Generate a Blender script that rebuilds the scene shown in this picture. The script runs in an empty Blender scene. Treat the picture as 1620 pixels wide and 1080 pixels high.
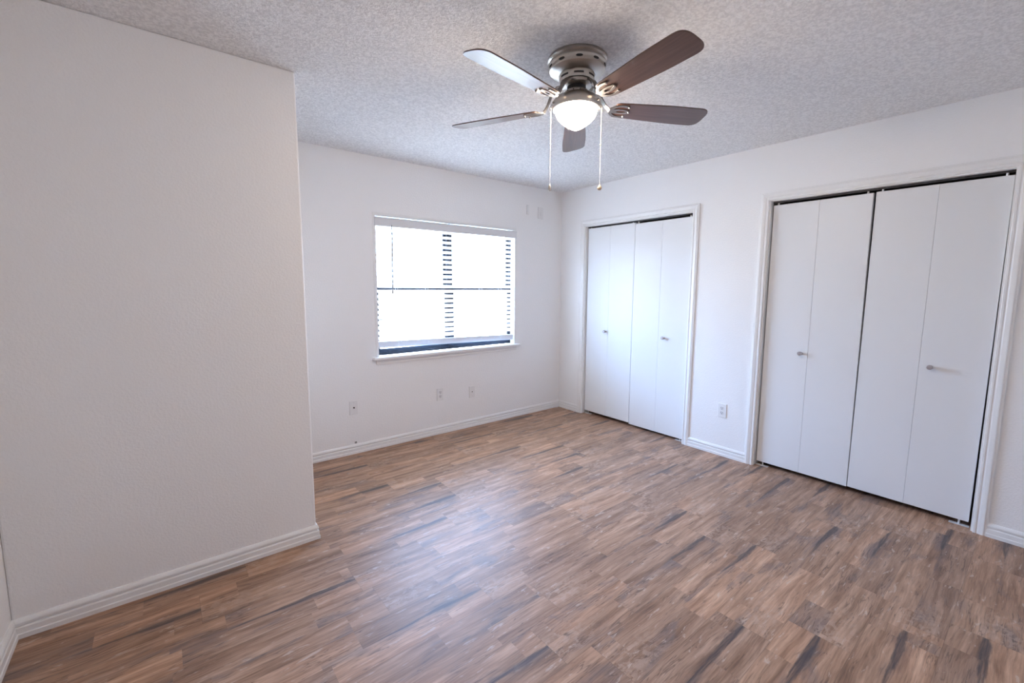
import bpy, bmesh, math, random
from mathutils import Vector, Matrix
random.seed(7)
S = bpy.context.scene
COL = S.collection
PI = math.pi

# ------------------------------------------------------------------ camera
F_PX, YAW, PITCH, ROLL = 691.14, 0.6764, -0.1115, 0.0052
CAM = Vector((-3.5782, -3.5744, 1.3904))
cd = bpy.data.cameras.new('camera'); cam = bpy.data.objects.new('camera', cd); COL.objects.link(cam)
fw = Vector((math.sin(YAW)*math.cos(PITCH), math.cos(YAW)*math.cos(PITCH), math.sin(PITCH)))
rt = Vector((math.cos(YAW), -math.sin(YAW), 0)); up = rt.cross(fw)
r2 = rt*math.cos(ROLL) + up*math.sin(ROLL); u2 = -rt*math.sin(ROLL) + up*math.cos(ROLL)
M = Matrix((r2, u2, -fw)).transposed().to_4x4(); M.translation = CAM
cam.matrix_world = M
cd.sensor_fit = 'HORIZONTAL'; cd.sensor_width = 36.0; cd.lens = F_PX*36.0/1620.0
cd.shift_x = 0.0; cd.shift_y = -8.55/1620.0
cd.clip_start = 0.05; cd.clip_end = 200
S.camera = cam

# ------------------------------------------------------------------ daylight, exposure
SKY_STRENGTH = 38.0
LAMP_STRENGTH = 126.0
w = bpy.data.worlds.new('world'); S.world = w; w.use_nodes = True
bg = w.node_tree.nodes['Background']
bg.inputs[1].default_value = SKY_STRENGTH
wn = w.node_tree.nodes; wl = w.node_tree.links           # sky dome: bright overhead, paler and dimmer to the horizon, grey ground below
wg = wn.new('ShaderNodeTexCoord'); ws = wn.new('ShaderNodeSeparateXYZ'); wl.new(wg.outputs['Generated'], ws.inputs[0])
wm = wn.new('ShaderNodeMapRange'); wm.inputs[1].default_value = -1; wm.inputs[2].default_value = 1; wl.new(ws.outputs[2], wm.inputs[0])
wr_ = wn.new('ShaderNodeValToRGB'); wl.new(wm.outputs[0], wr_.inputs[0]); wl.new(wr_.outputs[0], bg.inputs[0])
for p_, c_ in ((.47, (.48, .53, .56)), (.50, (.38, .51, .70)), (.66, (.37, .60, 1.0)), (.92, (.38, .62, 1.10))):
    e_ = wr_.color_ramp.elements[0] if p_ == .47 else (wr_.color_ramp.elements[-1] if p_ == .92 else wr_.color_ramp.elements.new(p_))
    e_.position = p_; e_.color = (*c_, 1)
pl = bpy.data.lights.new('window_portal', 'AREA'); pl.shape = 'RECTANGLE'; pl.size = 1.50; pl.size_y = 1.22
pl.cycles.is_portal = True
po = bpy.data.objects.new('window_portal', pl); COL.objects.link(po)
po.location = (-1.42, 0.16, 1.38); po.rotation_euler = (-PI/2, 0, 0)      # faces the room (-y)
S.view_settings.view_transform = 'Standard'; S.view_settings.look = 'None'
S.view_settings.exposure = 0.21; S.view_settings.gamma = 1.0; S.view_settings.use_curve_mapping = False
S.cycles.max_bounces = 14; S.cycles.diffuse_bounces = 9; S.cycles.glossy_bounces = 5
S.cycles.transparent_max_bounces = 12; S.cycles.transmission_bounces = 8
S.cycles.sample_clamp_indirect = 0.0; S.cycles.use_denoising = True
S.cycles.caustics_reflective = False; S.cycles.caustics_refractive = False

# ------------------------------------------------------------------ node helpers
class NT:
    def __init__(s, name):
        s.m = bpy.data.materials.new(name); s.m.use_nodes = True
        s.t = s.m.node_tree; s.n = s.t.nodes; s.b = s.n['Principled BSDF']
    def new(s, ty, **k):
        n = s.n.new(ty)
        for a, v in k.items(): setattr(n, a, v)
        return n
    def link(s, a, b): s.t.links.new(a, b)
    def math(s, op, a, b=None, c=None, clamp=False):
        n = s.new('ShaderNodeMath', operation=op, use_clamp=clamp)
        for i, x in enumerate((a, b, c)):
            if x is None: continue
            if isinstance(x, (int, float)): n.inputs[i].default_value = x
            else: s.link(x, n.inputs[i])
        return n.outputs[0]
    def comb(s, x, y, z):
        n = s.new('ShaderNodeCombineXYZ')
        for i, v in enumerate((x, y, z)):
            if isinstance(v, (int, float)): n.inputs[i].default_value = v
            else: s.link(v, n.inputs[i])
        return n.outputs[0]
    def noise(s, vec, scale, detail=2, rough=.5, dist=0):
        n = s.new('ShaderNodeTexNoise'); s.link(vec, n.inputs['Vector'])
        n.inputs['Scale'].default_value = scale; n.inputs['Detail'].default_value = detail
        n.inputs['Roughness'].default_value = rough; n.inputs['Distortion'].default_value = dist
        return n.outputs[0]
    def white(s, vec):
        n = s.new('ShaderNodeTexWhiteNoise', noise_dimensions='3D'); s.link(vec, n.inputs['Vector'])
        return n.outputs[0]
    def ramp(s, fac, stops, interp='LINEAR'):
        n = s.new('ShaderNodeValToRGB'); r = n.color_ramp; r.interpolation = interp
        while len(r.elements) < len(stops): r.elements.new(0.5)
        for e, (p, c) in zip(r.elements, stops):
            e.position = p; e.color = (c, c, c, 1) if isinstance(c, (int, float)) else (*c, 1)
        s.link(fac, n.inputs[0]); return n.outputs[0]
    def mix(s, fac, a, b, mode='MIX'):
        n = s.new('ShaderNodeMix', data_type='RGBA', blend_type=mode)
        if isinstance(fac, (int, float)): n.inputs[0].default_value = fac
        else: s.link(fac, n.inputs[0])
        for i, x in ((6, a), (7, b)):
            if isinstance(x, tuple): n.inputs[i].default_value = (*x, 1)
            else: s.link(x, n.inputs[i])
        return n.outputs[2]
    def smooth(s, x, lo, hi):
        n = s.new('ShaderNodeMapRange', interpolation_type='SMOOTHSTEP')
        s.link(x, n.inputs[0]); n.inputs[1].default_value = lo; n.inputs[2].default_value = hi
        return n.outputs[0]
    def bump(s, h, strength, dist):
        n = s.new('ShaderNodeBump'); n.inputs['Strength'].default_value = strength
        n.inputs['Distance'].default_value = dist; s.link(h, n.inputs['Height'])
        s.link(n.outputs[0], s.b.inputs['Normal'])
    def obj(s):
        return s.new('ShaderNodeTexCoord').outputs['Object']

def basic(name, col, rough=.5, metal=0.0, spec=.5):
    k = NT(name); k.b.inputs['Base Color'].default_value = (*col, 1)
    k.b.inputs['Roughness'].default_value = rough; k.b.inputs['Metallic'].default_value = metal
    k.b.inputs['Specular IOR Level'].default_value = spec
    return k

def mat_wall():
    k = basic('wall_paint', (.885, .885, .885), .55, 0, .3)
    o = k.obj(); h = k.noise(o, 95, 3, .55)
    h2 = k.smooth(h, .42, .62)
    k.bump(h2, .22, .003)
    return k.m
def mat_ceiling():
    k = basic('ceiling_texture', (.80, .80, .80), .9, 0, .1)
    o = k.obj(); a = k.noise(o, 80, 4, .65, .3); a = k.smooth(a, .40, .66)
    b = k.noise(o, 150, 2, .5)
    h = k.math('MULTIPLY_ADD', b, .35, a)
    k.bump(h, .50, .010)
    c = k.mix(k.smooth(k.noise(o, 74, 3, .6, .5), .36, .64), (.785, .785, .79), (.955, .955, .955))  # light and shade of the popcorn speckle, mottled into the base colour
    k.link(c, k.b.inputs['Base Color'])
    return k.m
def mat_floor():
    k = basic('vinyl_plank', (.2, .12, .08), .4, 0, .36)
    W, L = .2146, 1.22
    o = k.obj(); sp = k.new('ShaderNodeSeparateXYZ'); k.link(o, sp.inputs[0]); X, Y = sp.outputs[0], sp.outputs[1]
    ry = k.math('DIVIDE', k.math('ADD', Y, 3.305 + W/2 + 8*W), W)
    row = k.math('FLOOR', ry); v = k.math('SUBTRACT', k.math('FRACT', ry), .5)      # v: -.5 .. .5 across
    ends = {0: -.067, 1: -1.60, 2: -.5635, 3: -1.135, 4: -1.268, 5: -2.31, 6: -1.286, 7: -1.677, 8: -2.94, 9: -3.53,
            10: -.895, 11: -2.1, 12: -1.19, 13: -.45, 14: -2.4, 15: -1.7}
    stops = []
    for i in range(30):
        j = i - 8
        e = ends.get(j, -((j*0.437 + .3) % 1.22))
        stops.append((i/32.0, ((-e) % L)/L))
    off = k.ramp(k.math('DIVIDE', k.math('ADD', row, .5), 32.0), stops, 'CONSTANT')
    # u runs from the board's right end towards -x
    xo = k.math('ADD', k.math('DIVIDE', k.math('MULTIPLY', X, -1), L), k.math('SUBTRACT', 20.0, off))
    col = k.math('FLOOR', xo); u = k.math('MULTIPLY', k.math('FRACT', xo), L)
    pid = k.comb(row, col, 3.7); pr = k.white(pid); pr2 = k.white(k.comb(col, row, 9.1))
    # printed half strips inside one board, each with its own tone
    half = k.math('FLOOR', k.math('MULTIPLY', v, 2.0))
    seg = k.math('FLOOR', k.math('ADD', k.math('DIVIDE', u, .47), k.white(k.comb(row, half, col))))
    sr = k.white(k.comb(k.math('MULTIPLY_ADD', row, 7.0, seg), k.math('MULTIPLY_ADD', col, 3.0, half), 1.3))
    sr2 = k.white(k.comb(k.math('MULTIPLY_ADD', row, 5.0, seg), k.math('MULTIPLY_ADD', col, 2.0, half), 6.3))
    # grain coordinates: shifted per strip, stretched along the board
    gx = k.math('MULTIPLY_ADD', sr, 31.0, X); gy = k.math('MULTIPLY_ADD', sr2, 17.0, Y)
    wob = k.noise(k.comb(k.math('MULTIPLY', gx, 1.0), k.math('MULTIPLY', gy, 1.5), sr), 3.2, 2, .5)
    gy2 = k.math('MULTIPLY_ADD', k.math('SUBTRACT', wob, .5), .032, gy)
    g1 = k.noise(k.comb(k.math('MULTIPLY', gx, 2.2), k.math('MULTIPLY', gy2, 24.0), 0.0), 1.0, 5, .62, .4)   # broad streaks
    g2 = k.noise(k.comb(k.math('MULTIPLY', gx, 7.0), k.math('MULTIPLY', gy2, 150.0), 4.0), 1.0, 4, .6)     # fine grain
    cl = k.noise(k.comb(k.math('MULTIPLY', gx, 3.0), k.math('MULTIPLY', gy2, 9.0), 8.0), 1.0, 4, .6, .5)    # clouds
    base = k.ramp(g1, [(.22, (.150, .080, .050)), (.37, (.275, .158, .100)), (.50, (.380, .232, .154)), (.64, (.49, .315, .218)), (.82, (.60, .425, .315))])
    tone = k.ramp(sr, [(0, (.80, .80, .82)), (.35, (.95, .94, .93)), (.7, (1.02, 1.0, .98)), (1, (1.17, 1.13, 1.09))])
    c = k.mix(1.0, base, tone, 'MULTIPLY')
    fine = k.ramp(g2, [(.28, .70), (.5, 1.0), (.72, 1.22)])
    c = k.mix(1.0, c, fine, 'MULTIPLY')
    c = k.mix(k.math('MULTIPLY', k.smooth(cl, .50, .68), k.math('MULTIPLY', k.smooth(sr2, .15, .7), .65)), c, (.175, .138, .132))    # grey clouds
    # hairline dark cracks along the grain
    cr = k.noise(k.comb(k.math('MULTIPLY', gx, 2.6), k.math('MULTIPLY', gy2, 38.0), 31.0), 1.0, 3, .6, .3)
    ridge = k.math('MULTIPLY', k.smooth(k.math('ABSOLUTE', k.math('SUBTRACT', cr, .5)), .022, .0), k.smooth(cl, .42, .58))
    c = k.mix(k.math('MULTIPLY', ridge, .62), c, (.075, .045, .035))
    # pale scuffed chips
    chip = k.noise(k.comb(k.math('MULTIPLY', gx, 9.0), k.math('MULTIPLY', gy2, 42.0), 12.0), 1.0, 4, .65, .6)
    c = k.mix(k.math('MULTIPLY', k.smooth(chip, .60, .68), .6), c, (.58, .46, .38))
    # crackled pale patch at the board's far end
    pe = k.math('MULTIPLY', k.smooth(u, .86, 1.16), k.smooth(k.math('ABSOLUTE', k.math('ADD', v, .15)), .34, .18))
    ck = k.noise(k.comb(k.math('MULTIPLY', gx, 22.0), k.math('MULTIPLY', gy, 40.0), 2.0), 1.0, 4, .7, 1.0)
    c = k.mix(k.math('MULTIPLY', k.math('MULTIPLY', pe, k.smooth(ck, .46, .58)), .45), c, (.50, .36, .28))
    # knots
    kn = k.noise(k.comb(k.math('MULTIPLY', gx, 9.0), k.math('MULTIPLY', gy2, 30.0), 21.0), 1.0, 2, .5, .6)
    c = k.mix(k.math('MULTIPLY', k.smooth(kn, .72, .80), .75), c, (.05, .03, .025))
    # charcoal split that runs in from the board's right end
    wl_ = k.math('MULTIPLY_ADD', pr2, .22, .34)
    prof = k.ramp(k.math('DIVIDE', u, wl_), [(0, .45), (.10, .80), (.35, .85), (.70, .42), (1, 0)])
    wn = k.math('MULTIPLY', k.math('SUBTRACT', k.noise(k.comb(k.math('MULTIPLY', X, 9.0), k.math('MULTIPLY', Y, 40.0), pr), 1.0, 4, .65), .5), .085)
    bend = k.math('MULTIPLY', k.math('SUBTRACT', k.noise(k.comb(k.math('MULTIPLY', X, 3.0), row, pr), 1.0, 1, .5), .5), .12)
    wn2 = k.math('ADD', k.math('MULTIPLY', u, k.math('MULTIPLY_ADD', pr, .12, -.08)), k.math('ADD', v, bend))
    dv = k.math('SUBTRACT', k.math('MULTIPLY', prof, k.math('MULTIPLY_ADD', pr, .06, .045)), k.math('ADD', wn, k.math('ABSOLUTE', wn2)))
    wedge = k.math('MULTIPLY', k.smooth(dv, -.012, .025), k.math('LESS_THAN', u, wl_))
    wedge = k.math('MULTIPLY', wedge, k.math('GREATER_THAN', pr, .22))
    halo = k.math('MULTIPLY', k.smooth(dv, -.16, .02), k.smooth(cl, .40, .62))
    c = k.mix(k.math('MULTIPLY', halo, k.math('MULTIPLY', k.math('LESS_THAN', u, .7), .55)), c, (.135, .110, .110))
    c = k.mix(k.math('MULTIPLY', wedge, k.math('MULTIPLY_ADD', k.smooth(g2, .65, .35), .35, .55)), c, (.060, .050, .054))
    # joints between boards
    ed = k.math('SUBTRACT', .5, k.math('ABSOLUTE', v))
    jl = k.math('MAXIMUM', k.math('LESS_THAN', ed, .006), k.math('MAXIMUM', k.math('LESS_THAN', u, .0014), k.math('GREATER_THAN', u, L - .0004)))
    c = k.mix(k.math('MULTIPLY', jl, .28), c, (.05, .035, .028))
    k.link(c, k.b.inputs['Base Color'])
    rr = k.math('MULTIPLY_ADD', g2, .16, .36); k.link(rr, k.b.inputs['Roughness'])
    h = k.math('SUBTRACT', k.math('MULTIPLY', g2, .5), jl)
    k.bump(h, .12, .002)
    return k.m
def mat_blade():
    k = basic('dark_walnut_blade', (.1, .05, .035), .32, 0, .5)
    o = k.obj(); mp = k.new('ShaderNodeMapping'); mp.inputs['Scale'].default_value = (3, 60, 10); k.link(o, mp.inputs[0])
    n = k.noise(mp.outputs[0], 1.0, 4, .6, .4)
    k.link(k.ramp(n, [(.25, (.060, .027, .018)), (.55, (.105, .050, .034)), (.8, (.15, .078, .052))]), k.b.inputs['Base Color'])
    k.b.inputs['Coat Weight'].default_value = .5; k.b.inputs['Coat Roughness'].default_value = .25
    return k.m
def mat_nickel():
    k = basic('brushed_nickel', (.50, .465, .42), .32, 1.0)
    o = k.obj(); mp = k.new('ShaderNodeMapping'); mp.inputs['Scale'].default_value = (4, 4, 260); k.link(o, mp.inputs[0])
    n = k.noise(mp.outputs[0], 1.0, 3, .5)
    k.link(k.math('MULTIPLY_ADD', n, .18, .23), k.b.inputs['Roughness'])
    return k.m
def mat_slat():
    k = basic('white_slat', (.90, .90, .90), .4)
    tr = k.new('ShaderNodeBsdfTranslucent'); tr.inputs[0].default_value = (.95, .95, .95, 1)
    mx = k.new('ShaderNodeMixShader'); mx.inputs[0].default_value = .60
    k.link(k.b.outputs[0], mx.inputs[1]); k.link(tr.outputs[0], mx.inputs[2])
    k.link(mx.outputs[0], k.n['Material Output'].inputs[0]); return k.m
def mat_glass():
    k = basic('window_glass', (1, 1, 1), .02)
    t = k.new('ShaderNodeBsdfTransparent'); g = k.new('ShaderNodeBsdfGlossy'); g.inputs['Roughness'].default_value = .02
    fr = k.new('ShaderNodeFresnel'); ge = k.new('ShaderNodeNewGeometry')
    k.link(k.math('MULTIPLY_ADD', ge.outputs['Backfacing'], 1/1.45-1.45, 1.45), fr.inputs[0])     # thin pane: same reflectance from both faces
    mx = k.new('ShaderNodeMixShader'); k.link(fr.outputs[0], mx.inputs[0]); k.link(t.outputs[0], mx.inputs[1]); k.link(g.outputs[0], mx.inputs[2])
    k.link(mx.outputs[0], k.n['Material Output'].inputs[0]); return k.m
def mat_lamp():
    k = basic('lit_opal_glass', (.95, .93, .9), .2)
    k.b.inputs['Emission Color'].default_value = (1.0, .83, .67, 1); k.b.inputs['Emission Strength'].default_value = LAMP_STRENGTH
    return k.m

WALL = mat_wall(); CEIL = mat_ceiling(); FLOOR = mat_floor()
TRIM = basic('trim_paint', (.84, .84, .835), .36, 0, .5).m
DOOR = basic('door_paint', (.80, .81, .82), .37, 0, .25).m
PLATE = basic('plate_plastic', (.82, .82, .82), .35).m
RECEPT = basic('receptacle_plastic', (.74, .74, .75), .4).m
DARK = basic('dark_slot', (.03, .03, .03), .6).m
BRONZE = basic('bronze_anodised', (.016, .021, .032), .5, 0, .35).m
NICKEL = mat_nickel(); BLADE = mat_blade(); SLAT = mat_slat(); GLASS = mat_glass(); LAMP = mat_lamp()
BLIND = basic('blind_rail', (.72, .73, .75), .45).m
CORD = basic('white_cord', (.80, .80, .80), .7).m
WAND = basic('smoky_wand', (.22, .225, .24), .35).m
IRON = basic('satin_nickel_arm', (.34, .315, .29), .36, 1.0).m
STEEL = basic('white_steel', (.80, .80, .80), .4).m
TRACK = basic('track_black', (.025, .025, .028), .5).m
KNOB = basic('satin_knob', (.50, .46, .47), .35, .6).m
FOBWOOD = basic('pale_wood_fob', (.62, .47, .33), .4).m
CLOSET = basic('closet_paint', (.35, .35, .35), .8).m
CHAIN = basic('bead_chain', (.82, .80, .77), .3, .7).m

# ------------------------------------------------------------------ geometry helpers
def link(name, me, m, parent=None, loc=None):
    o = bpy.data.objects.new(name, me); COL.objects.link(o)
    if m: me.materials.append(m)
    if parent: o.parent = parent
    if loc: o.location = loc
    return o
def build(name, bm, m, parent=None, smooth=None, bevel=None, loc=None):
    bmesh.ops.recalc_face_normals(bm, faces=bm.faces)
    me = bpy.data.meshes.new(name); bm.to_mesh(me); bm.free()
    o = link(name, me, m, parent, loc)
    if smooth is not None:
        for p in me.polygons: p.use_smooth = True
        me.set_sharp_from_angle(angle=math.radians(smooth))
    if bevel:
        b = o.modifiers.new('bevel', 'BEVEL'); b.width = bevel; b.segments = 2; b.limit_method = 'ANGLE'
    return o
def tag(o, label, cat, group=None, kind=None):
    o['label'] = label; o['category'] = cat
    if group: o['group'] = group
    if kind: o['kind'] = kind
    return o
def empty(name, loc=(0, 0, 0), rz=0):
    o = bpy.data.objects.new(name, None); o.empty_display_size = .1; COL.objects.link(o)
    o.location = loc; o.rotation_euler = (0, 0, rz); return o
def box(bm, x0, x1, y0, y1, z0, z1, mat=None):
    vs = [bm.verts.new(p) for p in ((x0,y0,z0),(x1,y0,z0),(x1,y1,z0),(x0,y1,z0),(x0,y0,z1),(x1,y0,z1),(x1,y1,z1),(x0,y1,z1))]
    for f in ((0,3,2,1),(4,5,6,7),(0,1,5,4),(1,2,6,5),(2,3,7,6),(3,0,4,7)): bm.faces.new([vs[i] for i in f])
    if mat is not None: bmesh.ops.transform(bm, matrix=mat, verts=vs)
    return vs
def nbm(): return bmesh.new()
def boxes(name, lst, m, parent=None, bevel=None):
    bm = nbm()
    for b in lst: box(bm, *b)
    return build(name, bm, m, parent, bevel=bevel)
def lathe(bm, prof, n=64, cap=True, mat=None):
    rings = []
    for r, z in prof:
        if r < 1e-6: rings.append([bm.verts.new((0, 0, z))])
        else: rings.append([bm.verts.new((r*math.cos(2*PI*i/n), r*math.sin(2*PI*i/n), z)) for i in range(n)])
    for a, b in zip(rings, rings[1:]):
        for i in range(n):
            j = (i+1) % n
            if len(a) == 1 and len(b) == 1: continue
            if len(a) == 1: bm.faces.new((a[0], b[i], b[j]))
            elif len(b) == 1: bm.faces.new((a[i], b[0], a[j]))
            else: bm.faces.new((a[i], b[i], b[j], a[j]))
    vs = [v for r in rings for v in r]
    if mat is not None: bmesh.ops.transform(bm, matrix=mat, verts=vs)
    return vs
def tube(bm, pts, r, n=10):
    pts = [Vector(p) for p in pts]; rings = []
    for i, p in enumerate(pts):
        d = (pts[min(i+1, len(pts)-1)] - pts[max(i-1, 0)]).normalized()
        a = d.orthogonal().normalized() if abs(d.z) > .99 else d.cross(Vector((0, 0, 1))).normalized()
        b = d.cross(a); rr = r[i] if isinstance(r, (list, tuple)) else r
        rings.append([bm.verts.new(p + a*rr*math.cos(2*PI*k/n) + b*rr*math.sin(2*PI*k/n)) for k in range(n)])
    for A, B in zip(rings, rings[1:]):
        for k in range(n): bm.faces.new((A[k], A[(k+1) % n], B[(k+1) % n], B[k]))
    bm.faces.new(rings[0]); bm.faces.new(rings[-1][::-1])
def rounded_plate(bm, wd, h, t, ang=0, bev=.0025):
    # plate in the local xz plane, front towards -y
    pr = [(0, 0), (0, t*.55), (bev, t)]
    def ring(i, y): return [bm.verts.new(p) for p in ((-wd/2+i, y, -h/2+i), (wd/2-i, y, -h/2+i), (wd/2-i, y, h/2-i), (-wd/2+i, y, h/2-i))]
    rs = [ring(0, 0), ring(0, -t*.5), ring(bev, -t)]
    for A, B in zip(rs, rs[1:]):
        for k in range(4): bm.faces.new((A[k], A[(k+1) % 4], B[(k+1) % 4], B[k]))
    bm.faces.new(rs[0]); bm.faces.new(rs[-1])
def sweep_plan(bm, path, prof, side):
    """profile (t out of the wall, z) along a plan polyline; side=+1 offsets to the left of travel; mitred corners"""
    P = [Vector(p) for p in path]; n = len(P); offs = []
    for i in range(n):
        ns = []
        if i > 0: d = (P[i]-P[i-1]).normalized(); ns.append(Vector((-d.y, d.x))*side)
        if i < n-1: d = (P[i+1]-P[i]).normalized(); ns.append(Vector((-d.y, d.x))*side)
        if len(ns) == 2:
            m_ = ns[0]+ns[1]; offs.append(m_/(1+ns[0].dot(ns[1])))
        else: offs.append(ns[0])
    cols = [[bm.verts.new((P[i].x+offs[i].x*t, P[i].y+offs[i].y*t, z)) for t, z in prof] for i in range(n)]
    for A, B in zip(cols, cols[1:]):
        for k in range(len(prof)):
            kk = (k+1) % len(prof); bm.faces.new((A[k], A[kk], B[kk], B[k]))
    bm.faces.new(cols[0]); bm.faces.new(cols[-1][::-1])

# ------------------------------------------------------------------ dimensions (metres)
H = 2.44
PX, PY, LX, FY = -2.988, -1.115, -4.119, -4.75         # partition corner, left wall, wall behind the camera
D1 = (-.360, -1.568); D2 = (-2.174, -3.378); DZ = 2.034    # closet openings (left edge y, right edge y), head height
WX0, WX1, WZ0, WZ1 = -2.183, -.660, .780, 1.9975        # window liner outside edges
WT = .115

# ------------------------------------------------------------------ room shell
st = dict(kind='structure')
tag(boxes('floor', [(LX-.12, .90, FY-.12, .14, -.06, 0)], FLOOR), 'brown distressed wood-look plank floor of the empty bedroom', 'floor', **st)
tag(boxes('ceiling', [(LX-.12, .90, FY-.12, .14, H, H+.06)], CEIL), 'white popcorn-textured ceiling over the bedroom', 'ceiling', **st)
wb = boxes('wall_back', [(LX, WX0+.005, 0, .14, 0, H), (WX1-.005, .90, 0, .14, 0, H), (WX0+.005, WX1-.005, 0, .14, 0, WZ0-.005), (WX0+.005, WX1-.005, 0, .14, WZ1-.005, H)], WALL)
tag(wb, 'white textured back wall around the window', 'wall', **st)
bm = nbm(); lathe(bm, [(0, 0), (.0045, 0), (.0055, .0006), (.0085, .0012), (.0085, 0.0)], 16, mat=Matrix.Translation((-2.3804, 0, .0915)) @ Matrix.Rotation(PI/2, 4, 'X'))
build('cable_hole', bm, DARK, wb)
wr = boxes('wall_right', [(0, WT, D1[0], 0, 0, H), (0, WT, D2[0], D1[1], 0, H), (0, WT, FY, D2[1], 0, H),
                          (0, WT, D1[1], D1[0], DZ, H), (0, WT, D2[1], D2[0], DZ, H)], WALL)
tag(wr, 'white textured right wall with the two closet openings', 'wall', **st)
pb = boxes('wall_partition', [(LX, PX, PY, 0, 0, H)], WALL, bevel=.008)
tag(pb, 'warm white wall jutting out on the left, facing the camera', 'wall', **st)
tag(boxes('wall_left', [(LX-.12, LX, FY, .14, 0, H)], WALL), 'white wall at the extreme left edge of the photo', 'wall', **st)
tag(boxes('wall_front', [(LX-.12, .90, FY-.12, FY, 0, H)], WALL), 'white wall behind the viewpoint', 'wall', **st)
for nm, d in (('wall_closet_back', D1), ('wall_closet_front', D2)):
    a, b = d[1]-.25, d[0]+.25
    o = boxes(nm, [(.75, .78, a, b, 0, H), (WT, .75, a-.03, a, 0, H), (WT, .75, b, b+.03, 0, H)], CLOSET)
    tag(o, 'unlit inside walls of the %s closet behind its doors' % ('far' if d is D1 else 'near'), 'wall', **st)

BASE = [(0, 0), (.0165, 0), (.0165, .018), (.0135, .022), (.0130, .044), (.0100, .0475), (.0055, .0485), (.0055, .0535), (.0115, .057), (.0120, .064), (.0095, .071), (.005, .078), (0, .079)]
CW = .057
def baseboard(name, path, side, label):
    bm = nbm(); sweep_plan(bm, path, BASE, side)
    return tag(build(name, bm, TRIM), label, 'baseboard', **st)
baseboard('baseboard_back', [(PX, 0), (0, 0), (0, D1[0]+CW)], -1, 'white baseboard along the back wall below the window')
baseboard('baseboard_right', [(0, D1[1]-CW), (0, D2[0]+CW)], -1, 'short white baseboard between the two closets')
baseboard('baseboard_right', [(0, D2[1]-CW), (0, FY)], -1, 'white baseboard right of the near closet')
baseboard('baseboard_left', [(LX, FY), (LX, PY), (PX, PY), (PX, 0)], -1, 'white baseboard along the jutting wall on the left')

# closet casings
CAS = [(0, 0), (0, .0095), (.003, .012), (.011, .0125), (.0145, .0095), (.018, .0095), (.023, .013), (.039, .0165), (.044, .0165), (.0475, .0135), (.0545, .0125), (.057, .0095), (.057, 0)]
def casing(name, d, label):
    yl, yr = d; bm = nbm()
    prof = [(x+.004, h) for x, h in CAS]
    cols = [[bm.verts.new((-h, yl+t, 0)) for t, h in prof], [bm.verts.new((-h, yl+t, DZ+t)) for t, h in prof],
            [bm.verts.new((-h, yr-t, DZ+t)) for t, h in prof], [bm.verts.new((-h, yr-t, 0)) for t, h in prof]]
    for A, B in zip(cols, cols[1:]):
        for k in range(len(prof)):
            kk = (k+1) % len(prof); bm.faces.new((A[k], A[kk], B[kk], B[k]))
    bm.faces.new(cols[0]); bm.faces.new(cols[-1][::-1])
    o = tag(build(name, bm, TRIM), label, 'door trim', **st)
    j = .004
    boxes('jamb', [(-.001, WT+.002, yl-j, yl+.001, 0, DZ)], TRIM, o, .001)
    boxes('jamb', [(-.001, WT+.002, yr-.001, yr+j, 0, DZ)], TRIM, o, .001)
    boxes('head_jamb', [(-.001, WT+.002, yr+j, yl-j, DZ-j, DZ+.001)], TRIM, o, .001)
    boxes('door_track', [(.036, .066, yr+j+.001, yl-j-.001, DZ-j-.012, DZ-j)], TRACK, o)
    return o
casing('trim_1', D1, 'white moulded casing round the far closet')
casing('trim_2', D2, 'white moulded casing round the near closet')

# bifold closet doors
def knob_mesh():
    bm = nbm()
    lathe(bm, [(0, 0), (.010, 0), (.010, .003), (.0065, .006), (.006, .019), (.011, .022), (.0145, .027), (.0145, .035), (.012, .039), (0, .0405)], 28, mat=Matrix.Rotation(-PI/2, 4, 'Y'))
    return bm
def bifold(name, y_left, y_right, z0, z1, knob_panel, knob_y, knob_z, label, lean=0.0, pivot='left'):
    xf, th = .033, .034
    root = empty(name, (xf, (y_left+y_right)/2, 0)); tag(root, label, 'closet door', **st)
    yc = root.location.y; ym = yc; g = .0005
    spans = [(ym+g, y_left), (y_right, ym-g)]
    for i, (a, b) in enumerate(spans):
        bm = nbm(); box(bm, 0, th, a-yc, b-yc, z0, z1)
        p = build('panel', bm, DOOR, root, bevel=.0011)
        if i == knob_panel:
            build('knob', knob_mesh(), KNOB, p, smooth=40, loc=(0, knob_y-yc, knob_z))
    for yy in (y_left-.03, y_right+.03):
        bm = nbm(); lathe(bm, [(0, z1-.004), (.0055, z1-.004), (.0055, DZ-.012), (0, DZ-.012)], 14, mat=Matrix.Translation((.010, yy-yc, 0)))
        build('pivot_pin', bm, STEEL, root)
    s = 1 if pivot == 'left' else -1
    ye = (y_left if s > 0 else y_right)-yc
    L2 = .082
    a, b = (ye-L2, ye+.004) if s > 0 else (ye-.004, ye+L2)
    boxes('floor_bracket', [(.004, .034, a, b, .0, .003)], STEEL, root)
    bm = nbm(); lathe(bm, [(0, .003), (.005, .003), (.005, z0+.01), (0, z0+.01)], 14, mat=Matrix.Translation((.022, ye-.04*s, 0)))
    build('floor_pin', bm, STEEL, root)
    if lean: root.rotation_euler.x = lean
    return root
bifold('door_1', -.374, -.962, .036, 2.012, 0, -.640, .936, 'left folding door of the far closet, nearest the room corner')
bifold('door_2', -.966, -1.556, .024, 2.002, 1, -1.323, .931, 'right folding door of the far closet, hung slightly lower', pivot='right')
bifold('door_3', -2.186, -2.772, .034, 2.003, 0, -2.437, .924, 'left folding door of the near closet, beside the outlet')
bifold('door_4', -2.7765, -3.361, .036, 2.004, 1, -3.122, .924, 'right folding door of the near closet, at the photo right edge', lean=.005, pivot='right')

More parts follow.
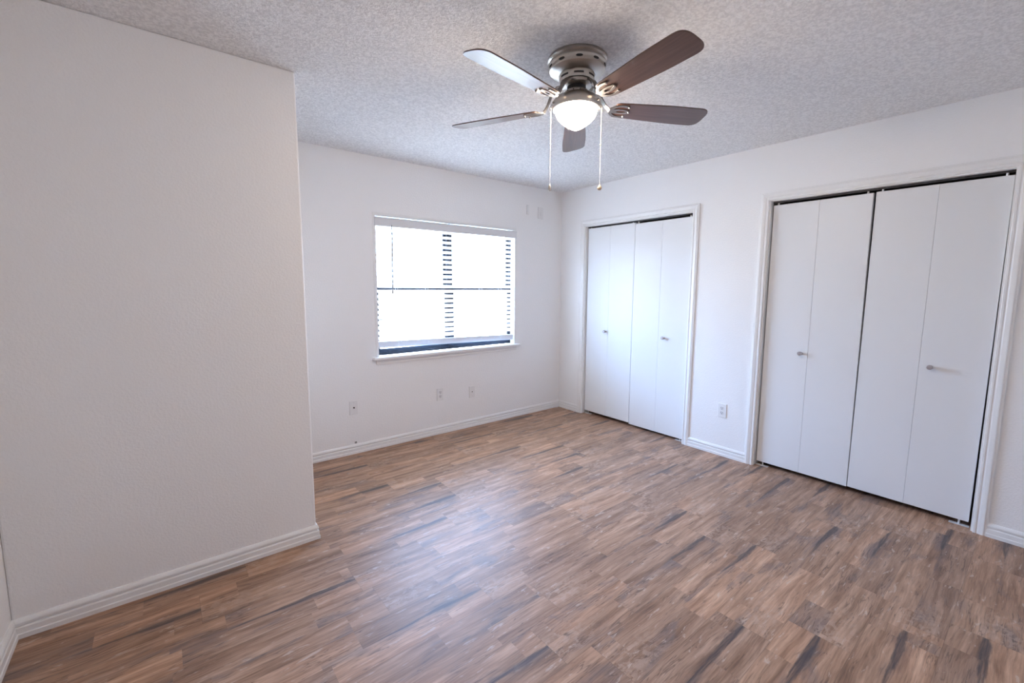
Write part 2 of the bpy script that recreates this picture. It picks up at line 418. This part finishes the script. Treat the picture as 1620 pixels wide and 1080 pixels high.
# ------------------------------------------------------------------ window
win = empty('window_1', (-1.4215, 0, WZ0)); tag(win, 'twin dark-framed window with white sill in the back wall', 'window', **st)
O = win.location
def wbx(name, lst, m, bevel=None, parent=None):
    return boxes(name, [(a-O.x, b-O.x, c-O.y, d-O.y, e-O.z, f-O.z) for a, b, c, d, e, f in lst], m, parent or win, bevel)
LT = .022
ix0, ix1, iz0, iz1 = WX0+LT, WX1-LT, .795, WZ1-LT
wbx('window_liner', [(WX0, ix0, -.007, .062, iz0, WZ1), (ix1, WX1, -.007, .062, iz0, WZ1), (ix0, ix1, -.007, .062, iz1, WZ1)], TRIM, .0015)
wbx('window_sill', [(WX0-.035, WX1+.035, -.048, .062, .772, iz0)], TRIM, .005)
bm = nbm()
ap = [(0, 0), (.010, .002), (.012, .012), (.012, .022), (.016, .028), (.016, .0445), (0, .0445)]
A = [bm.verts.new((WX0-O.x, -t, .727-O.z+z)) for t, z in ap]; B = [bm.verts.new((WX1-O.x, -t, .727-O.z+z)) for t, z in ap]
for k in range(len(ap)): bm.faces.new((A[k], A[(k+1) % len(ap)], B[(k+1) % len(ap)], B[k]))
bm.faces.new(A); bm.faces.new(B[::-1]); build('sill_apron', bm, TRIM, win)
xm = -1.4255; zb, zt, zm = iz0, iz1, 1.370
wbx('mullion', [(xm-.010, xm+.010, .058, .112, zb, zt)], BRONZE, .001)
for (a, b) in ((ix0, xm-.010), (xm+.010, ix1)):
    fr = wbx('window_frame', [(a, a+.018, .062, .112, zb, zt), (b-.018, b, .062, .112, zb, zt), (a+.018, b-.018, .062, .112, zb, zb+.024), (a+.018, b-.018, .062, .112, zt-.02, zt)], BRONZE, .001)
    a2, b2 = a+.019, b-.019
    for nm, z0, z1, y0 in (('lower_sash', zb+.024, zm+.017, .066), ('upper_sash', zm-.017, zt-.02, .090)):
        s_ = .022; br = .032
        sa = wbx(nm, [(a2, a2+s_, y0, y0+.020, z0, z1), (b2-s_, b2, y0, y0+.020, z0, z1), (a2+s_, b2-s_, y0, y0+.020, z0, z0+br), (a2+s_, b2-s_, y0, y0+.020, z1-br, z1)], BRONZE, .001)
        gl = wbx('pane', [(a2+s_-.002, b2-s_+.002, y0+.009, y0+.0105, z0+br-.002, z1-br+.002)], GLASS, None, sa)
        wd = (b2-a2-2*s_)/3; zc = (z0+z1)/2
        mu = [(a2+s_+wd*i-.004, a2+s_+wd*i+.004, y0+.012, y0+.017, z0+br, z1-br) for i in (1, 2)]
        mu += [(a2+s_+wd*i+.0045, a2+s_+wd*(i+1)-.0045, y0+.012, y0+.017, zc-.004, zc+.004) for i in (0, 1, 2)]
        wbx('muntin_grid', mu, BRONZE, None, sa)

# ------------------------------------------------------------------ blind
bl = empty('window_blind', (-1.4215, -.01, 1.92)); tag(bl, 'white two-inch slat blind hanging in the window, slats half tilted', 'window blind')
Bo = bl.location
def bbx(name, lst, m, bevel=None):
    return boxes(name, [(a-Bo.x, b-Bo.x, c-Bo.y, d-Bo.y, e-Bo.z, f-Bo.z) for a, b, c, d, e, f in lst], m, bl, bevel)
bbx('headrail', [(ix0+.004, ix1-.004, -.004, .046, 1.915, 1.962)], BLIND, .002)
bm = nbm()
vp = [(-.010, 1.887), (-.019, 1.887), (-.021, 1.892), (-.019, 1.900), (-.019, 1.944), (-.022, 1.950), (-.020, 1.957), (-.010, 1.957)]
va = [bm.verts.new((-2.172-Bo.x, y-Bo.y, z-Bo.z)) for y, z in vp]; vb = [bm.verts.new((-.668-Bo.x, y-Bo.y, z+.004-Bo.z)) for y, z in vp]
for k in range(len(vp)): bm.faces.new((va[k], va[(k+1) % len(vp)], vb[(k+1) % len(vp)], vb[k]))
bm.faces.new(va); bm.faces.new(vb[::-1]); build('valance', bm, BLIND, bl)
bm = nbm(); TILT = math.radians(30); SY = .016
def slat(bm, z, tilt, wd=.050, th=.0028, camber=.002, x0=ix0+.006, x1=ix1-.006, zr=0.0):
    n = 5; up_, dn = [], []
    for i in range(n+1):
        q = i/n*2-1; yy = q*wd/2; c = camber*(1-q*q)
        up_.append((yy, c+th/2)); dn.append((yy, c-th/2))
    ring = up_ + dn[::-1]
    ct, sn = math.cos(tilt), math.sin(tilt)
    ring = [(y*ct + zz*sn, -y*sn + zz*ct) for y, zz in ring]          # positive tilt lifts the room-side edge
    A = [bm.verts.new((x0-Bo.x, SY+y-Bo.y, z+zz-Bo.z)) for y, zz in ring]
    B = [bm.verts.new((x1-Bo.x, SY+y-Bo.y, z+zr+zz-Bo.z)) for y, zz in ring]
    m_ = len(ring)
    for k in range(m_): bm.faces.new((A[k], A[(k+1) % m_], B[(k+1) % m_], B[k]))
    bm.faces.new(A); bm.faces.new(B[::-1])
for i in range(-10, 12): slat(bm, 1.3923 + .0445*i, -TILT)
build('slats', bm, SLAT, bl)
bm = nbm(); slat(bm, .897, math.radians(78), wd=.058, th=.014, camber=.0, zr=-.030); build('bottom_rail', bm, BLIND, bl, bevel=.003)
for x in (-1.98, -1.69, -1.10, -.86):
    zr = .90 - .030*(x-ix0)/(ix1-ix0)
    bm = nbm()
    for yy in (SY-.0235, SY+.0235):
        tube(bm, [(x-Bo.x, yy-Bo.y, 1.92-Bo.z), (x-Bo.x, yy-Bo.y, zr-Bo.z)], .0011, 6)
    build('ladder_cord', bm, CORD, bl)
    bm = nbm(); lathe(bm, [(0, 0), (.007, 0), (.006, .004), (0, .005)], 14, mat=Matrix.Translation((x-Bo.x, SY-.018-Bo.y, zr-.004-Bo.z)) @ Matrix.Rotation(PI/2+.45, 4, 'X'))
    build('cord_button', bm, CORD, bl, smooth=40)
bm = nbm(); tube(bm, [(-2.028-Bo.x, -.026-Bo.y, 1.900-Bo.z), (-2.029-Bo.x, -.030-Bo.y, 1.86-Bo.z), (-2.034-Bo.x, -.030-Bo.y, 1.36-Bo.z), (-2.0343-Bo.x, -.030-Bo.y, 1.325-Bo.z)], [.003, .006, .006, .007], 8)
build('tilt_wand', bm, WAND, bl, smooth=40)

# ------------------------------------------------------------------ wall plates
def plate(name, loc, rz, wd, h, label, cat, style, group=None):
    r = empty(name, loc, rz); tag(r, label, cat, group)
    bm = nbm(); rounded_plate(bm, wd, h, .006); build('cover_plate', bm, PLATE, r)
    R = Matrix.Rotation(PI/2, 4, 'X')
    if style == 'duplex':
        for s in (1, -1):
            bm = nbm(); vs = []
            lathe(bm, [(0, .0055), (.0165, .0055), (.0165, .0075), (0, .008)], 28, mat=Matrix.Translation((0, 0, s*.0195)) @ R)
            o = build('receptacle', bm, RECEPT, r)
            for q in ((-.0075, -.0050, .000, .009), (.0050, .0075, .001, .008)):
                bm = nbm(); box(bm, q[0], q[1], -.0086, -.0078, s*.0195+q[2], s*.0195+q[3]); build('slot', bm, DARK, o)
            bm = nbm(); lathe(bm, [(0, .0078), (.003, .0078), (.003, .0086), (0, .0086)], 12, mat=Matrix.Translation((0, 0, s*.0195-.0065)) @ R)
            build('ground_hole', bm, DARK, o)
        sc = [0]
    elif style == 'coax':
        bm = nbm(); lathe(bm, [(0, .006), (.0065, .006), (.0065, .009), (.0045, .010), (.0045, .016), (0, .016)], 18, mat=R); build('coax_jack', bm, DARK, r)
        sc = [.042, -.042]
    elif style == 'phone':
        bm = nbm(); box(bm, -.0075, .0075, -.0080, -.0055, -.008, .008); o = build('phone_jack', bm, PLATE, r, bevel=.0008)
        bm = nbm(); box(bm, -.005, .005, -.0088, -.0078, -.004, .004); build('jack_opening', bm, DARK, o)
        sc = [.042, -.042]
    elif style == 'mount':
        bm = nbm(); box(bm, -.006, .010, -.0105, -.0055, -.030, .010); build('bracket_tab', bm, PLATE, r, bevel=.001)
        sc = [.045, -.045]
    else: sc = [.042]
    for z in sc:
        bm = nbm(); lathe(bm, [(0, .0055), (.003, .0055), (.0028, .0066), (0, .0070)], 14, mat=Matrix.Translation((0, 0, z)) @ R)
        build('screw', bm, RECEPT, r)
    return r
plate('cable_plate', (-2.388, 0, .392), 0, .070, .115, 'white cable plate with a dark centre jack, left below the window', 'wall plate', 'coax')
plate('power_outlet', (-1.577, 0, .382), 0, .070, .115, 'white duplex outlet on the back wall below the window', 'outlet', 'duplex', 'duplex power outlets')
plate('phone_plate', (-1.218, 0, .355), 0, .070, .115, 'white phone plate on the back wall, right of the outlet', 'wall plate', 'phone')
plate('bracket_plate', (-.325, 0, 2.183), 0, .075, .122, 'white plate high on the back wall near the ceiling corner', 'wall plate', 'mount')
plate('small_bracket', (-.505, 0, 2.20), 0, .030, .10, 'small white bracket high on the back wall, above the window corner', 'wall bracket', 'blank')
plate('power_outlet', (0, -1.911, .383), -PI/2, .072, .117, 'white duplex outlet on the right wall between the closets', 'outlet', 'duplex', 'duplex power outlets')

# ------------------------------------------------------------------ ceiling fan
FX, FYY = -2.000, -2.080
fan = empty('ceiling_fan', (FX, FYY, H)); tag(fan, 'nickel ceiling fan with five dark wood blades and a lit globe', 'ceiling fan')
def z_(z): return z - H
def lathe_obj(name, prof, m, parent=fan, n=72, smooth=35, mat=None):
    bm = nbm(); lathe(bm, [(r, z_(z)) for r, z in prof], n, mat=mat); return build(name, bm, m, parent, smooth=smooth)
lathe_obj('canopy', [(0, 2.44), (.133, 2.44), (.136, 2.434), (.136, 2.427), (.131, 2.422), (.1275, 2.420), (.1275, 2.417), (.131, 2.415), (.1335, 2.411), (.1335, 2.406), (.130, 2.401),
                     (.1285, 2.394), (.1290, 2.388), (.128, 2.383), (.122, 2.378), (.092, 2.369), (.084, 2.367), (.082, 2.370), (0, 2.370)], NICKEL)
def repeat(name, bm, m, mats, parent=fan):
    """one part per matrix, all sharing one mesh"""
    first = build(name, bm, m, parent, smooth=40); first.matrix_local = mats[0]
    for M_ in mats[1:]:
        o = bpy.data.objects.new(name, first.data); COL.objects.link(o); o.parent = parent; o.matrix_local = M_
    return first
RZ = lambda a: Matrix.Rotation(a, 4, 'Z')
bm = nbm(); lathe(bm, [(0, 0), (.009, 0), (.009, .0025), (0, .0028)], 14, mat=Matrix.Translation((.1275, 0, z_(2.396))) @ Matrix.Diagonal((1, 1.7, .62, 1)) @ Matrix.Rotation(PI/2, 4, 'Y'))
repeat('vent_hole', bm, DARK, [RZ(2*PI*(i+.32)/10) for i in range(10)])
lathe_obj('motor_housing', [(0, 2.3705), (.0805, 2.3705), (.0805, 2.342), (.077, 2.336), (0, 2.336)], NICKEL)
bm = nbm()
def arc_slot(bm, r0, r1, a0, a1, z0, z1, n=8):
    c = []
    for i in range(n+1):
        a = a0+(a1-a0)*i/n
        c.append([bm.verts.new((r*math.cos(a), r*math.sin(a), z)) for r, z in ((r0, z0), (r1, z0), (r1, z1), (r0, z1))])
    for A, B in zip(c, c[1:]):
        for k in range(4): bm.faces.new((A[k], A[(k+1) % 4], B[(k+1) % 4], B[k]))
    bm.faces.new(c[0]); bm.faces.new(c[-1][::-1])
arc_slot(bm, .079, .0813, 0, .55, z_(2.347), z_(2.355))
repeat('motor_slot', bm, DARK, [RZ(2*PI*i/7+.15) for i in range(7)])
lathe_obj('flywheel', [(0, 2.3365), (.066, 2.3365), (.073, 2.334), (.074, 2.329), (.072, 2.322), (.066, 2.318), (0, 2.318)], NICKEL)
lathe_obj('motor_shaft', [(0, 2.3185), (.044, 2.3185), (.044, 2.297), (0, 2.297)], TRACK)
lathe_obj('switch_housing', [(0, 2.298), (.050, 2.298), (.056, 2.295), (.058, 2.290), (.058, 2.277), (0, 2.277)], NICKEL)
bm = nbm(); box(bm, .0572, .0592, -.002, .002, z_(2.279), z_(2.291))
repeat('housing_rib', bm, DARK, [RZ(2*PI*i/12) for i in range(12)])
lathe_obj('light_fitter', [(0, 2.2805), (.060, 2.2805), (.078, 2.2755), (.093, 2.268), (.106, 2.257), (.1125, 2.247), (.1140, 2.236), (.1130, 2.225), (.1085, 2.217), (.1030, 2.2145), (.0975, 2.2145), (.0965, 2.222), (.085, 2.252), (0, 2.252)], NICKEL)
bm = nbm(); lathe(bm, [(0, .111), (.005, .111), (.005, .120), (.003, .122), (0, .122)], 14, mat=Matrix.Translation((0, 0, z_(2.234))) @ Matrix.Rotation(PI/2, 4, 'Y'))
repeat('thumb_screw', bm, NICKEL, [RZ(math.radians(q)) for q in (40, 160, 280)])
# glowing bowl
gp = [(0, 2.245), (.080, 2.245), (.088, 2.234), (.0925, 2.222), (.0955, 2.212), (.0965, 2.206)]
for i in range(1, 20):
    d_ = 1-(1-i/20)**1.7; gp.append((.0965*(1-d_**1.7)**.85, 2.206-.082*d_))
gp.append((0, 2.124))
lathe_obj('glass_shade', gp, LAMP, smooth=60)
# blades
def blade_bm():
    bm = nbm(); L0, L1 = .185, .662; th = .0055
    out = []
    def wid(r):
        t = (r-L0)/(L1-L0); return .052 + .016*min(1, t*1.6)
    for i in range(7): r = L0 + .020*math.sin(i/6*PI/2); out.append((L0+.022*(1-math.cos(i/6*PI/2)), .030+.022*math.sin(i/6*PI/2)))
    for i in range(1, 8): r = L0+.022+(L1-.05-L0-.022)*i/8; out.append((r, wid(r)))
    for i in range(14):
        t = i/14*PI/2; out.append((L1-.060+.060*math.sin(t)**.70, wid(L1)*math.cos(t)**.62))
    side = out + [(L1, 0)] + [(r, -y) for r, y in out[::-1]]
    up_ = [bm.verts.new((r, y, th/2)) for r, y in side]; dn = [bm.verts.new((r, y, -th/2)) for r, y in side]
    bm.faces.new(up_); bm.faces.new(dn[::-1]); n = len(side)
    for k in range(n): bm.faces.new((up_[k], dn[k], dn[(k+1) % n], up_[(k+1) % n]))
    return bm
def strip(bm, pts, wd, th):
    """flat curved bar through pts (x,y,z) lying in the blade plane"""
    P = [Vector(p) for p in pts]; rows = []
    for i, p in enumerate(P):
        d = P[min(i+1, len(P)-1)] - P[max(i-1, 0)]; d.z *= 1; d.normalize()
        s = Vector((0, 0, 1)).cross(d).normalized(); nrm = d.cross(s)
        wv = wd[i] if isinstance(wd, (list, tuple)) else wd
        rows.append([bm.verts.new(p + s*a*wv/2 + nrm*b*th/2) for a, b in ((-1, -1), (1, -1), (1, 1), (-1, 1))])
    for A, B in zip(rows, rows[1:]):
        for k in range(4): bm.faces.new((A[k], A[(k+1) % 4], B[(k+1) % 4], B[k]))
    bm.faces.new(rows[0]); bm.faces.new(rows[-1][::-1])
BZ = 2.232; ANG0 = -99.5; BP = math.radians(-12)
blade_me = None
for k in range(5):
    a = math.radians(ANG0 + 72*k)
    Rz = Matrix.Rotation(a, 4, 'Z'); Rx = Matrix.Rotation(BP, 4, 'X')
    if blade_me is None:
        b = build('blade', blade_bm(), BLADE, fan, bevel=.0012); blade_me = b.data
        bm = nbm()
        zz = -.0045
        # arm from the motor down to the blade, then a forked loop under its root
        strip(bm, [(.055, 0, .096), (.088, 0, .093), (.118, 0, .066), (.144, 0, .018), (.165, 0, zz-.001), (.200, 0, zz)], [.040, .034, .024, .022, .026, .03], .005)
        for s in (1, -1):
            strip(bm, [(.165, s*.008, zz), (.185, s*.030, zz), (.205, s*.040, zz), (.228, s*.041, zz), (.250, s*.036, zz)], [.014, .012, .011, .011, .013], .005)
            strip(bm, [(.185, s*.006, zz), (.205, s*.012, zz), (.232, s*.012, zz), (.262, s*.004, zz)], [.012, .010, .010, .012], .005)
        for x, y in ((.250, .036), (.250, -.036), (.262, 0)):
            lathe(bm, [(0, zz-.0065), (.004, zz-.006), (.0055, zz-.002), (0, zz-.002)], 12, mat=Matrix.Translation((x, y, 0)))
        ir = build('blade_iron', bm, IRON, b, smooth=35); iron_me = ir.data
    else:
        b = bpy.data.objects.new('blade', blade_me); COL.objects.link(b); b.parent = fan
        mo = b.modifiers.new('bevel', 'BEVEL'); mo.width = .0012; mo.segments = 2; mo.limit_method = 'ANGLE'
        ir = bpy.data.objects.new('blade_iron', iron_me); COL.objects.link(ir); ir.parent = b
    b.matrix_local = Matrix.Translation((0, 0, z_(BZ))) @ Rz @ Rx
# pull chains
def pull_chain(dx, zend, kind):
    p = Vector((rt.x, rt.y, 0))*dx; q = p.normalized()
    bm = nbm()
    tube(bm, [(*(q*.108).xy, z_(2.236)), (*(q*(abs(dx)-.001)).xy, z_(2.238)), (*(q*(abs(dx)+.002)).xy, z_(2.226)), (*(q*abs(dx)).xy, z_(2.210))], [.005, .005, .0045, .004], 10)
    c = build('pull_chain', bm, CHAIN, fan, smooth=40)
    bm = nbm(); z = 2.212; zs = []
    while z > zend + .012:
        zs.append(z); z -= .0042
    for z in zs:
        lathe(bm, [(0, z_(z)+.0021), (.0010, z_(z)+.0012), (.0014, z_(z)), (.0010, z_(z)-.0012), (0, z_(z)-.0021)], 6, mat=Matrix.Translation((p.x, p.y, 0)))
    build('beads', bm, CHAIN, c, smooth=80)
    bm = nbm(); zc = 2.060
    lathe(bm, [(0, z_(zc)+.006), (.003, z_(zc)+.004), (.0034, z_(zc)), (.003, z_(zc)-.004), (0, z_(zc)-.006)], 10, mat=Matrix.Translation((p.x, p.y, 0)))
    build('connector', bm, NICKEL, c, smooth=60)
    bm = nbm(); m = Matrix.Translation((p.x, p.y, z_(zend)))
    if kind == 'drop':
        lathe(bm, [(0, .016), (.0025, .015), (.004, .010), (.0075, 0), (.0085, -.008), (.0065, -.014), (0, -.017)], 20, mat=m); f = build('fob', bm, NICKEL, c, smooth=60)
    else:
        lathe(bm, [(0, .017), (.003, .016), (.0035, .011), (.0075, .007), (.0105, 0), (.0098, -.006), (.006, -.0105), (0, -.012)], 20, mat=m); f = build('fob', bm, FOBWOOD, c, smooth=60)
        f['label'] = 'pale wooden ball fob'
    return c
pull_chain(-.119, 1.863, 'drop')
pull_chain(.119, 1.864, 'ball')
